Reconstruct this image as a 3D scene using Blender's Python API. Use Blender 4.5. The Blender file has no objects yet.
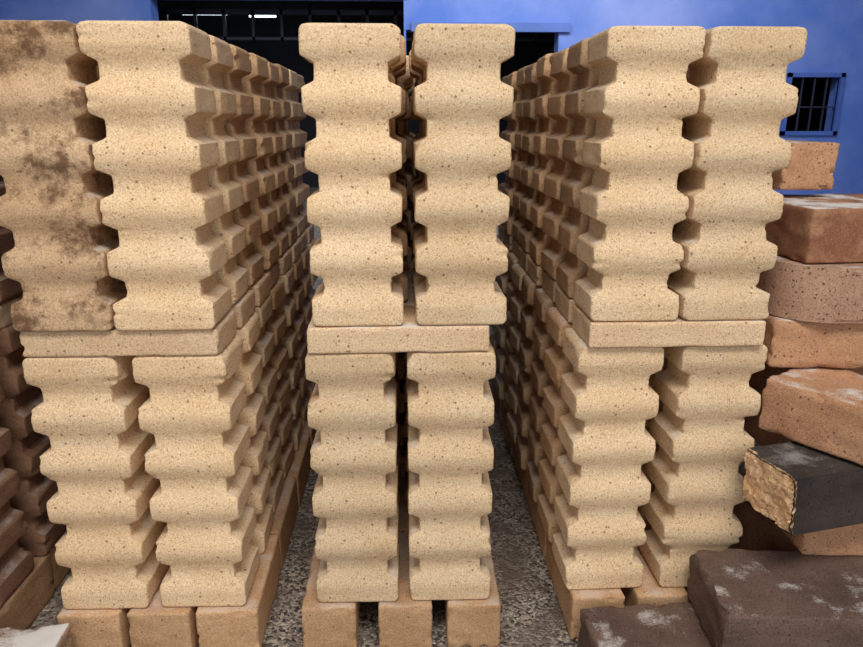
import bpy, bmesh, math, random
from mathutils import Vector, Matrix, noise
random.seed(7)
scene=bpy.context.scene
try:
    scene.view_settings.view_transform='Standard'
    scene.view_settings.look='None'
except Exception as e: print(e)
COL=scene.collection
CH=0.859

# ---------------------------------------------------------------- materials
def N(nt,t,**k):
    n=nt.nodes.new(t)
    for a,b in k.items():
        if a=='inp':
            for i,v in b.items(): n.inputs[i].default_value=v
        else: setattr(n,a,b)
    return n
def ramp(nt,fac,p0,p1,c0=(0,0,0,1),c1=(1,1,1,1)):
    r=nt.nodes.new('ShaderNodeValToRGB')
    r.color_ramp.elements[0].position=p0; r.color_ramp.elements[1].position=p1
    r.color_ramp.elements[0].color=c0; r.color_ramp.elements[1].color=c1
    nt.links.new(fac,r.inputs[0]); return r
def mix(nt,fac,a,b,mode='MIX'):
    m=nt.nodes.new('ShaderNodeMix'); m.data_type='RGBA'; m.blend_type=mode
    L=nt.links.new
    if isinstance(fac,float): m.inputs[0].default_value=fac
    else: L(fac,m.inputs[0])
    for s,v in ((6,a),(7,b)):
        if isinstance(v,tuple): m.inputs[s].default_value=v
        else: L(v,m.inputs[s])
    return m.outputs[2]
def math_n(nt,op,a,b=None):
    m=nt.nodes.new('ShaderNodeMath'); m.operation=op
    for i,v in enumerate((a,b)):
        if v is None: continue
        if isinstance(v,(int,float)): m.inputs[i].default_value=v
        else: nt.links.new(v,m.inputs[i])
    return m.outputs[0]
def brick_mat(name,light,dark,pit=(0.20,0.10,0.055),dust=0.6,dust_lo=0.5,stain=None,stain_amt=0.0,bump=0.38,var=0.22,speck=1.0,pits=0.92):
    m=bpy.data.materials.new(name); m.use_nodes=True; nt=m.node_tree; L=nt.links.new
    bs=nt.nodes['Principled BSDF']; bs.inputs['Roughness'].default_value=0.92
    bs.inputs['Specular IOR Level'].default_value=0.2
    tc=N(nt,'ShaderNodeTexCoord'); oi=N(nt,'ShaderNodeObjectInfo')
    vm=N(nt,'ShaderNodeVectorMath',operation='ADD')
    sc=N(nt,'ShaderNodeVectorMath',operation='SCALE'); 
    cb=N(nt,'ShaderNodeCombineXYZ')
    for i in range(3): L(oi.outputs['Random'],cb.inputs[i])
    L(cb.outputs[0],sc.inputs[0]); sc.inputs['Scale'].default_value=17.3
    L(tc.outputs['Object'],vm.inputs[0]); L(sc.outputs[0],vm.inputs[1])
    P=vm.outputs[0]
    def noise_(s,d=3,r=0.6):
        n=N(nt,'ShaderNodeTexNoise',inp={'Scale':s,'Detail':d,'Roughness':r}); L(P,n.inputs['Vector']); return n.outputs[0]
    big=noise_(9,4); fine=noise_(430,2,0.7); med=noise_(110,3,0.7)
    c=mix(nt,ramp(nt,big,0.35,0.68).outputs[0],(*light,1),(*dark,1))
    g=ramp(nt,fine,0.35,0.65,(0.76,0.70,0.64,1),(1.17,1.17,1.17,1))
    c=mix(nt,0.85 if speck<1.25 else 1.0,c,g.outputs[0],'MULTIPLY')
    v=N(nt,'ShaderNodeTexVoronoi',inp={'Scale':310.0}); L(P,v.inputs['Vector'])
    sx=N(nt,'ShaderNodeSeparateColor'); L(v.outputs['Color'],sx.inputs[0])
    near=math_n(nt,'LESS_THAN',v.outputs['Distance'],0.42)
    br=math_n(nt,'MULTIPLY',near,math_n(nt,'GREATER_THAN',sx.outputs[0],0.83))
    wh=math_n(nt,'MULTIPLY',near,math_n(nt,'GREATER_THAN',sx.outputs[1],0.89))
    c=mix(nt,math_n(nt,'MULTIPLY',br,0.55),c,(pit[0]*1.9,pit[1]*1.8,pit[2]*1.6,1))
    c=mix(nt,math_n(nt,'MULTIPLY',wh,0.45),c,(min(1,light[0]*1.25),min(1,light[1]*1.3),min(1,light[2]*1.45),1))
    v2=N(nt,'ShaderNodeTexVoronoi',inp={'Scale':125.0}); L(P,v2.inputs['Vector'])
    sx2=N(nt,'ShaderNodeSeparateColor'); L(v2.outputs['Color'],sx2.inputs[0])
    p2=math_n(nt,'MULTIPLY',math_n(nt,'LESS_THAN',v2.outputs['Distance'],0.24),math_n(nt,'GREATER_THAN',sx2.outputs[2],pits))
    c=mix(nt,math_n(nt,'MULTIPLY',p2,0.75),c,(*pit,1))
    hv=math_n(nt,'ADD',math_n(nt,'MULTIPLY',oi.outputs['Random'],var),1.0-var*0.6)
    hc=N(nt,'ShaderNodeCombineColor'); L(hv,hc.inputs[0]); L(hv,hc.inputs[1]); L(hv,hc.inputs[2])
    c=mix(nt,1.0,c,hc.outputs[0],'MULTIPLY')
    if stain:
        st=noise_(17,7,0.75); s2=ramp(nt,st,0.49,0.62)
        c=mix(nt,math_n(nt,'MULTIPLY',s2.outputs[0],stain_amt),c,(*stain,1))
    ge=N(nt,'ShaderNodeNewGeometry'); sn=N(nt,'ShaderNodeSeparateXYZ'); L(ge.outputs['Normal'],sn.inputs[0])
    up=ramp(nt,sn.outputs[2],0.75,0.98)
    dn=math_n(nt,'ADD',math_n(nt,'MULTIPLY',noise_(14,3),0.8),math_n(nt,'MULTIPLY',noise_(300,3,.8),0.3))
    dr=ramp(nt,dn,dust_lo,dust_lo+0.14)
    df=math_n(nt,'MULTIPLY',math_n(nt,'MULTIPLY',up.outputs[0],dr.outputs[0]),dust)
    c=mix(nt,df,c,(0.80,0.76,0.72,1))
    L(c,bs.inputs['Base Color'])
    b=N(nt,'ShaderNodeBump',inp={'Strength':bump,'Distance':0.0018})
    h=math_n(nt,'ADD',fine,math_n(nt,'MULTIPLY',med,0.8)); h=math_n(nt,'SUBTRACT',h,math_n(nt,'MULTIPLY',p2,0.7))
    L(h,b.inputs['Height']); L(b.outputs[0],bs.inputs['Normal'])
    return m
M_corr=brick_mat('checker_fireclay',(0.83,0.625,0.40),(0.77,0.54,0.315))
M_corr2=brick_mat('checker_fireclay_brown',(0.65,0.43,0.25),(0.53,0.32,0.17),var=.4)  # rear-row brick variation, browner so the colour also carries deep alley shade
M_corr3=brick_mat('checker_fireclay_dark',(0.36,0.20,0.12),(0.25,0.13,0.08),var=.4)  # darker copy for the outer left stack, dimness put into the colour
M_stain=brick_mat('checker_fireclay_stained',(0.66,0.46,0.28),(0.52,0.33,0.18),stain=(0.13,0.06,0.03),stain_amt=0.85)
M_slab=brick_mat('slab_fireclay',(0.77,0.565,0.365),(0.67,0.465,0.28),dust=0.7)
M_base=brick_mat('base_fireclay',(0.66,0.42,0.235),(0.54,0.32,0.165),dust=0.35,bump=.5)
M_tan=brick_mat('tan_firebrick',(0.62,0.35,0.20),(0.46,0.24,0.13),dust=0.95,dust_lo=0.54,pit=(.09,.045,.03),pits=.78)
M_pink=brick_mat('pinkish_firebrick',(0.54,0.34,0.23),(0.42,0.24,0.16),dust=0.9,dust_lo=0.5,pit=(.05,.025,.02),speck=1.3,pits=.6)
M_brown=brick_mat('brown_firebrick',(0.38,0.18,0.10),(0.25,0.105,0.06),dust=0.95,dust_lo=0.5,stain=(.5,.29,.16),stain_amt=.6)
M_dark=brick_mat('dark_burnt_brick',(0.20,0.13,0.10),(0.11,0.07,0.058),dust=0.8,dust_lo=0.60,pit=(.02,.015,.012),bump=.5)
M_dusty=brick_mat('dust_covered_brick',(0.40,0.28,0.2),(0.25,0.17,0.13),dust=1.0,dust_lo=0.40,pit=(.02,.015,.012))
M_black=brick_mat('black_glazed_brick',(0.075,0.058,0.052),(0.03,0.024,0.022),dust=0.3,dust_lo=0.62,pit=(.01,.01,.01),speck=.6,bump=.5)
M_core=brick_mat('broken_brick_core',(0.88,0.62,0.38),(0.76,0.48,0.26),dust=0.0,bump=1.0,pit=(.3,.15,.07))
def simple(name,c,rough=0.8,emit=0):
    m=bpy.data.materials.new(name); m.use_nodes=True; nt=m.node_tree; bs=nt.nodes['Principled BSDF']
    n=N(nt,'ShaderNodeTexNoise',inp={'Scale':3.0,'Detail':5.0,'Roughness':.6}); tc=N(nt,'ShaderNodeTexCoord'); nt.links.new(tc.outputs['Object'],n.inputs['Vector'])
    r=ramp(nt,n.outputs[0],0.3,0.7,(c[0]*.8,c[1]*.8,c[2]*.85,1),(min(1,c[0]*1.2),min(1,c[1]*1.2),min(1,c[2]*1.12),1))
    nt.links.new(r.outputs[0],bs.inputs['Base Color']); bs.inputs['Roughness'].default_value=rough
    if emit:
        bs.inputs['Emission Color'].default_value=(*c,1); bs.inputs['Emission Strength'].default_value=emit
    return m
M_blue=simple('blue_painted_wall',(0.13,0.20,0.72),0.7)
nt=M_blue.node_tree; bs=nt.nodes['Principled BSDF']
tc=N(nt,'ShaderNodeTexCoord'); n1=N(nt,'ShaderNodeTexNoise',inp={'Scale':0.6,'Detail':8.0,'Roughness':.62}); nt.links.new(tc.outputs['Object'],n1.inputs['Vector'])
r1=ramp(nt,n1.outputs[0],0.40,0.68,(0.10,0.20,0.60,1),(0.31,0.38,0.76,1)); nt.links.new(r1.outputs[0],bs.inputs['Base Color'])
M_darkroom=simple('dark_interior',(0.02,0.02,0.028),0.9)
M_blocker=simple('sky_blocker_grey',(0.25,0.26,0.28),0.9)
M_steel=simple('dark_steel',(0.03,0.035,0.06),0.5)
M_bluebeam=simple('blue_beam',(0.08,0.15,0.48),0.5)
M_lamp=simple('fluorescent_tube',(0.75,0.9,1.0),0.4,emit=6)
def gravel():
    m=bpy.data.materials.new('gravel_floor'); m.use_nodes=True; nt=m.node_tree; L=nt.links.new; bs=nt.nodes['Principled BSDF']
    tc=N(nt,'ShaderNodeTexCoord'); v=N(nt,'ShaderNodeTexVoronoi',inp={'Scale':190.0}); L(tc.outputs['Object'],v.inputs['Vector'])
    n=N(nt,'ShaderNodeTexNoise',inp={'Scale':12.0,'Detail':5.0}); L(tc.outputs['Object'],n.inputs['Vector'])
    s=N(nt,'ShaderNodeSeparateColor'); L(v.outputs['Color'],s.inputs[0])
    r=ramp(nt,s.outputs[0],0.1,1.0,(0.06,0.048,0.04,1),(0.60,0.50,0.40,1))
    c=mix(nt,ramp(nt,n.outputs[0],.4,.7).outputs[0],r.outputs[0],(0.17,0.125,0.095,1))
    L(c,bs.inputs['Base Color']); bs.inputs['Roughness'].default_value=1
    b=N(nt,'ShaderNodeBump',inp={'Strength':1.0,'Distance':0.004}); L(v.outputs['Distance'],b.inputs['Height']); b.invert=True
    L(b.outputs[0],bs.inputs['Normal']); return m
M_grav=gravel()

# ---------------------------------------------------------------- meshes
HB=0.430; W=0.135; DP=0.112; PITCH=0.0765
def corrugated_mesh(name,mat,seed):
    bm=bmesh.new()
    nz=190; rings=[]
    SA=0.0170; FA=0.0090
    for i in range(nz+1):
        t=i/nz; z=HB*(0.5-0.5*math.cos(math.pi*t))*0.2+HB*t*0.8
        dc=min(abs(z-(HB/2+(k-2)*PITCH)) for k in range(5))
        s=min(1,max(0,(dc-0.0120)/0.0092)); s=(s*s*(3-2*s))*0.35+s*0.65
        fr=0.5-0.5*math.cos(2*math.pi*min(dc,PITCH/2)/PITCH)
        e=min(z,HB-z)
        def rnded(r): 
            return 0 if e>=r else r-math.sqrt(max(0,r*r-(r-e)**2))
        a=W/2-SA*(1-s)-rnded(0.011)
        b=DP/2-FA*(1-fr)-rnded(0.0045)
        r=0.0028
        pts=[]
        for cx,cy,a0 in ((1,1,0),(-1,1,90),(-1,-1,180),(1,-1,270)):
            for j in range(4):
                an=math.radians(a0+j*30)
                pts.append((cx*(a-r)+r*math.cos(an),cy*(b-r)+r*math.sin(an)))
            nx=8 
            nxt={(1,1):(-1,1),(-1,1):(-1,-1),(-1,-1):(1,-1),(1,-1):(1,1)}[(cx,cy)]
            an=math.radians(a0+90)
            p0=(cx*(a-r)+r*math.cos(an),cy*(b-r)+r*math.sin(an))
            p1=(nxt[0]*(a-r)+r*math.cos(an),nxt[1]*(b-r)+r*math.sin(an))
            for j in range(1,nx):
                pts.append((p0[0]+(p1[0]-p0[0])*j/nx,p0[1]+(p1[1]-p0[1])*j/nx))
        ring=[]
        for (x,y) in pts:
            v=Vector((x,y,z)); 
            nn=noise.noise(Vector((x*28+seed*9,y*28,z*28)))*0.0013+noise.noise(Vector((x*120,y*120+seed*5,z*120)))*0.0006
            if abs(abs(x)-a)<.006 and abs(abs(y)-b)<.006:
                n2=noise.noise(Vector((x*50+seed*3,y*50,z*60)))
                if n2>.25: nn-=(n2-.25)*.012
            d=Vector((x,y,0)).normalized()
            ring.append(bm.verts.new(v+d*nn))
        rings.append(ring)
    n=len(rings[0])
    for i in range(nz):
        for j in range(n):
            bm.faces.new((rings[i][j],rings[i][(j+1)%n],rings[i+1][(j+1)%n],rings[i+1][j]))
    for ring,fl in ((rings[0],True),(rings[-1],False)):
        bm.faces.new(list(reversed(ring)) if fl else ring)
    for f in bm.faces: f.smooth=True
    me=bpy.data.meshes.new(name); bm.to_mesh(me); bm.free()
    me.set_sharp_from_angle(angle=math.radians(38))
    me.materials.append(mat); return me
CM=[corrugated_mesh('corrugated_brick_%d'%i,M_corr,i+1) for i in range(4)]
CM2=[corrugated_mesh('corrugated_brick_brown_shaded_%d'%i,M_corr2,i+5) for i in range(2)]
CM3=[corrugated_mesh('corrugated_brick_deep_shade_%d'%i,M_corr3,i+7) for i in range(2)]
CS=corrugated_mesh('corrugated_brick_stained',M_stain,9)

def box_mesh(name,sx,sy,sz,mat,bev=0.004,rough=0.0012,seed=0,chips=0):
    bm=bmesh.new(); bmesh.ops.create_cube(bm,size=1)
    for v in bm.verts: v.co=Vector((v.co.x*sx,v.co.y*sy,(v.co.z+.5)*sz))
    bmesh.ops.bevel(bm,geom=list(bm.edges),offset=bev,segments=3,profile=.5,affect='EDGES')
    bmesh.ops.subdivide_edges(bm,edges=[e for e in bm.edges if e.calc_length()>0.02],cuts=14,use_grid_fill=True)
    for v in bm.verts:
        c=v.co
        d=(c-Vector((0,0,sz/2))).normalized()
        k=noise.noise(c*40+Vector((seed*3.1,0,0)))*rough+noise.noise(c*110+Vector((0,seed,0)))*rough*.6
        near=sum(1 for q in (abs(abs(c.x)-sx/2)<bev*1.3,abs(abs(c.y)-sy/2)<bev*1.3,min(abs(c.z),abs(c.z-sz))<bev*1.3) if q)
        if near>=2:
            n2=noise.noise(c*65+Vector((seed*1.7,3,0)))
            if n2>.15: k-=(n2-.15)*rough*6
        v.co=c+d*k
    for f in bm.faces: f.smooth=True
    me=bpy.data.meshes.new(name); bm.to_mesh(me); bm.free(); me.set_sharp_from_angle(angle=math.radians(50))
    me.materials.append(mat); return me
def obj(name,me,loc=(0,0,0),rz=0,parent=None,rx=0,ry=0,sc=None):
    o=bpy.data.objects.new(name,me); COL.objects.link(o); o.location=loc; o.rotation_euler=(math.radians(rx),math.radians(ry),math.radians(rz))
    if sc: o.scale=sc
    if parent: o.parent=parent
    return o
def empty(name,loc=(0,0,0),rz=0):
    e=bpy.data.objects.new(name,None); COL.objects.link(e); e.location=loc; e.rotation_euler[2]=math.radians(rz); e.empty_display_size=.1; return e

BASEH=0.086; SLABH=0.040
SLAB=[box_mesh('slab_%d'%i,0.272,0.116,SLABH,M_slab,0.003,seed=i) for i in range(2)]
BASE=[box_mesh('base_brick_%d'%i,0.090,0.228,BASEH,M_base,0.004,rough=.002,seed=5+i) for i in range(3)]

HL=0.439; HU=0.418
def stack(D,lower,upper,slabx,basex,rows=7,rp=0.142,rz=0,stained=False,uDoff=0.0,x0=0,sxl=1,sxu=1,sxs=1,sxb=1,J=.005,Dl=0,back=0.0,dark=False):
    E=empty('corrugated_firebrick_stack',(x0,D,0),rz)
    z1=BASEH+0.001; z2=z1+HL+0.001; z3=z2+SLABH+0.001
    nb=int(math.ceil(rows*rp/0.232))
    for bx in basex:
        for k in range(nb):
            obj('base_brick',random.choice(BASE),(bx-x0+random.uniform(-.003,.003),-0.012+0.114+k*0.232,0),random.uniform(-1,1),E,sc=(sxb,1,1))
    for r in range(rows):
        y=DP/2+r*rp
        bk=back if r>=3 else 0
        def jit(a): return random.uniform(-a,a) if r else 0
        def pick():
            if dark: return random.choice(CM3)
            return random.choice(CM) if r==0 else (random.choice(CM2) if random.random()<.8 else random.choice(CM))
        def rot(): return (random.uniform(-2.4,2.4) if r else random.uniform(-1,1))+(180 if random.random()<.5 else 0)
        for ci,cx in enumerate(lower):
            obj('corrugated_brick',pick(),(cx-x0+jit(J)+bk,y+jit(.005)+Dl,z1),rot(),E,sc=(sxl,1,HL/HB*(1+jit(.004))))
        obj('slab_brick',random.choice(SLAB),(slabx-x0+jit(.004),y,z2),random.uniform(-.6,.6),E,sc=(sxs,1,1))
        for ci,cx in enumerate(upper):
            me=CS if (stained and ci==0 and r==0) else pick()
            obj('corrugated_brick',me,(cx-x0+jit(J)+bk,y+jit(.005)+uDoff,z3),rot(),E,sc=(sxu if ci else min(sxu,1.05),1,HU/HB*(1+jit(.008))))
    return E
stack(0.998,(-0.500,-0.340),(-0.497,-0.351),-0.421,(-0.529,-0.414,-0.302),x0=-0.40,stained=True,uDoff=-0.010,sxl=1.03,sxu=1.06,sxs=1.06,sxb=1.12,rows=8,J=.003)
stack(1.000,(-0.086,0.068),(-0.073,0.081),-0.013,(-0.136,-0.007,0.107),x0=0,J=.008,back=.024,rows=8)
stack(1.012,(0.333,0.497),(0.345,0.486),0.414,(0.322,0.430,0.535),x0=0.40,Dl=.008,rows=8)
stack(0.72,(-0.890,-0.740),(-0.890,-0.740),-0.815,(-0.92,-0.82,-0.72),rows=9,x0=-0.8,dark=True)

# ---------------------------------------------------------------- assorted bricks on the right
def place(name,me,loc,rz=0,ry=0,rx=0): return obj(name,me,loc,rz,None,rx,ry)
pile=empty('assorted_firebrick_pile',(0.75,1.15,0))
def P(name,sx,sy,sz,mat,x,y,z,rz=0,bev=.005,seed=0,rough=.0027,rx=0,ry=0):
    return obj(name,box_mesh(name,sx,sy,sz,mat,bev,rough,seed),(x-0.75,y-1.15,z),rz,pile,rx,ry)
P('bottom_brick',.28,.24,.178,M_tan,.82,1.16,0,seed=1)
P('tan_brick',.28,.20,.09,M_tan,.785,1.06,.180,-4,seed=2)
P('tan_block',.28,.16,.18,M_tan,.80,1.22,.272,6,seed=14)
P('angled_brick',.24,.15,.090,M_tan,.705,.985,.373,-57,seed=3,bev=.005)
P('brick_mid',.30,.22,.082,M_tan,.760,1.175,.466,-5,seed=4,bev=.007)
P('brown_brick',.30,.22,.088,M_brown,.778,1.20,.642,5,seed=6)
P('end_brick',.098,.20,.082,M_tan,.706,1.33,.744,2,seed=7)
def round_brick():
    bm=bmesh.new(); sx,sy,sz=.30,.21,.09; R=.085; pts=[]
    for k in range(15):
        a=math.radians(180+90*k/14); pts.append((-sx/2+R+R*math.cos(a),-sy/2+R+R*math.sin(a)))
    pts+= [(sx/2,-sy/2),(sx/2,sy/2),(-sx/2,sy/2)]
    vb=[bm.verts.new((x,y,0)) for x,y in pts]; vt=[bm.verts.new((x,y,sz)) for x,y in pts]
    n=len(pts); bm.faces.new(list(reversed(vb))); bm.faces.new(vt)
    for i in range(n): bm.faces.new((vb[i],vb[(i+1)%n],vt[(i+1)%n],vt[i]))
    ed=[e for e in bm.edges if abs(e.verts[0].co.z-e.verts[1].co.z)<1e-5]
    bmesh.ops.bevel(bm,geom=ed,offset=.005,segments=3,affect='EDGES')
    for f in bm.faces: f.smooth=True
    me=bpy.data.meshes.new('rounded_radial_brick'); bm.to_mesh(me); bm.free(); me.set_sharp_from_angle(angle=math.radians(40)); me.materials.append(M_pink); return me
obj('rounded_radial_brick',round_brick(),(.757-.75,1.155-1.15,.550),-3,pile)
def broken():
    bm=bmesh.new(); bmesh.ops.create_cube(bm,size=1); sx,sy,sz=.26,.11,.094
    for v in bm.verts: v.co=Vector((v.co.x*sx,v.co.y*sy,(v.co.z+.5)*sz))
    bmesh.ops.bevel(bm,geom=list(bm.edges),offset=.003,segments=2,affect='EDGES')
    bmesh.ops.subdivide_edges(bm,edges=[e for e in bm.edges if e.calc_length()>.02],cuts=26,use_grid_fill=True)
    for v in bm.verts:
        c=v.co.copy()
        if c.x<-sx/2+.006:
            k=noise.noise(c*30)*.008+abs(noise.noise(c*75))*.007+noise.noise(c*190)*.003
            v.co.x+=k+.010*(1-c.z/sz)
    bm.normal_update()
    me=bpy.data.meshes.new('broken_black_brick')
    for f in bm.faces:
        f.smooth=True
        f.material_index=1 if (f.calc_center_median().x<-sx/2+.03 and f.normal.x<-.4) else 0
    bm.to_mesh(me); bm.free(); me.set_sharp_from_angle(angle=math.radians(35)); me.materials.append(M_black); me.materials.append(M_core); return me
obj('broken_black_brick',broken(),(.666-.75,.962-1.15,.274),13,pile)

place('burnt_dark_brick',box_mesh('burnt_dark_brick',.30,.17,.088,M_dark,.005,.003,11),(.611,.905,.091),-5)
place('burnt_dark_brick',box_mesh('burnt_dark_brick_b',.30,.12,.089,M_dark,.006,.003,12),(.69,.90,.0),0)
place('dusty_loose_brick',box_mesh('dusty_loose_brick',.20,.17,.086,M_dark,.005,.003,13),(.387,.898,.0),4)
place('dusty_loose_brick',box_mesh('dusty_loose_brick_b',.12,.2,.088,M_dusty,.005,.003,16),(-.597,.865,.0),4)

# ---------------------------------------------------------------- place
def boxes(name,lst,mat,parent=None):
    bm=bmesh.new()
    for (x0,x1,y0,y1,z0,z1) in lst:
        r=bmesh.ops.create_cube(bm,size=1)
        for v in r['verts']: v.co=Vector((x0+(v.co.x+.5)*(x1-x0),y0+(v.co.y+.5)*(y1-y0),z0+(v.co.z+.5)*(z1-z0)))
    me=bpy.data.meshes.new(name); bm.to_mesh(me); bm.free(); me.materials.append(mat)
    o=bpy.data.objects.new(name,me); COL.objects.link(o)
    if parent:o.parent=parent
    return o
boxes('floor',[(-6,6,-3,10,-.1,0)],M_grav)
WY=7.0; T=.2; HT=3.2
d1=(-2.3,.0,1.96); d2=(.02,1.45,1.69); w=(3.68,4.24,.74,1.32)
boxes('wall_back',[(-6,d1[0],WY,WY+T,0,HT),(d1[0],d1[1],WY,WY+T,d1[2],HT),(d1[1],d2[0],WY,WY+T,0,HT),
 (d2[0],d2[1],WY,WY+T,d2[2],HT),(d2[1],w[0],WY,WY+T,0,HT),(w[0],w[1],WY,WY+T,0,w[2]),(w[0],w[1],WY,WY+T,w[3],HT),(w[1],6,WY,WY+T,0,HT)],M_blue)
boxes('wall_left',[(-6.2,-6,-3,WY+T,0,HT)],M_blue)
boxes('wall_right',[(6,6.2,-3,WY+T,0,HT)],M_blue)
boxes('ceiling_sky_blocker',[(-6.2,6.2,-3,WY+T,HT,HT+.1)],M_blocker)  # unseen, added to keep sky light from above out of the alleys
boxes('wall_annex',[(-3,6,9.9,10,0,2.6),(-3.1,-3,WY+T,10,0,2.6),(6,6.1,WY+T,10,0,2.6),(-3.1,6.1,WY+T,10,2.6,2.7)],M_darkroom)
W1=empty('window_1',(3.9,WY,1.0))
fr=boxes('frame',[(w[0],w[1],WY-.03,WY+.05,w[2],w[2]+.04),(w[0],w[1],WY-.03,WY+.05,w[3]-.04,w[3]),(w[0],w[0]+.04,WY-.03,WY+.05,w[2],w[3]),(w[1]-.04,w[1],WY-.03,WY+.05,w[2],w[3])],M_bluebeam)
bars=boxes('bars',[(w[0]+.04+.12*i,w[0]+.05+.12*i,WY,WY+.02,w[2],w[3]) for i in range(1,5)]+[(w[0],w[1],WY,WY+.02,1.0,1.012)],M_steel)
for o in (fr,bars): o.parent=W1; o.location=-W1.location
boxes('trim_1',[(d1[0]-.05,d1[1]+.05,WY-.05,WY,d1[2],d1[2]+.07)],M_bluebeam)
boxes('trim_2',[(d2[0]+.05,d2[1]+.1,WY-.05,WY,d2[2]-.02,d2[2]+.06)],M_bluebeam)
boxes('roof_truss',[(-2.9,5.9,8.0,8.06,1.95,2.0),(-2.9,5.9,8.0,8.06,1.7,1.73)]+[(-2.8+.3*i,-2.77+.3*i,8.0,8.05,1.7,2.0) for i in range(29)],M_steel)
boxes('fluorescent_lamp',[(-2.5,-2.0,8.6,8.66,2.03,2.06),(-1.8,-1.5,8.9,8.96,2.05,2.08)],M_lamp)

# ---------------------------------------------------------------- light
wd=bpy.data.worlds.new('World'); scene.world=wd; wd.use_nodes=True
bg=wd.node_tree.nodes['Background']; bg.inputs[0].default_value=(0.90,0.95,1.0,1); bg.inputs[1].default_value=1.05
def area(name,loc,target,size,e,c,sy=None):
    l=bpy.data.lights.new(name,'AREA'); l.energy=e; l.color=c; l.size=size
    if sy: l.shape='RECTANGLE'; l.size_y=sy
    o=bpy.data.objects.new(name,l); COL.objects.link(o); o.location=loc
    o.rotation_euler=(Vector(target)-Vector(loc)).to_track_quat('-Z','Y').to_euler(); return o
area('skylight_panel',(0.1,-0.55,3.1),(0,.9,.5),2.0,114,(1,.985,.95),1.2)
area('back_wall_fill',(1,4.6,3.1),(1,7,1.2),4,190,(.85,.93,1),1.5)  # added fill lamp for the blue back wall, not a real skylight

cam=bpy.data.cameras.new('camera'); cam.sensor_width=36; cam.lens=700/863*36; cam.clip_start=.05
co=bpy.data.objects.new('camera',cam); COL.objects.link(co); co.location=(0,0,CH)
co.rotation_euler=(math.radians(90-16),0,math.radians(-2.1))
scene.camera=co
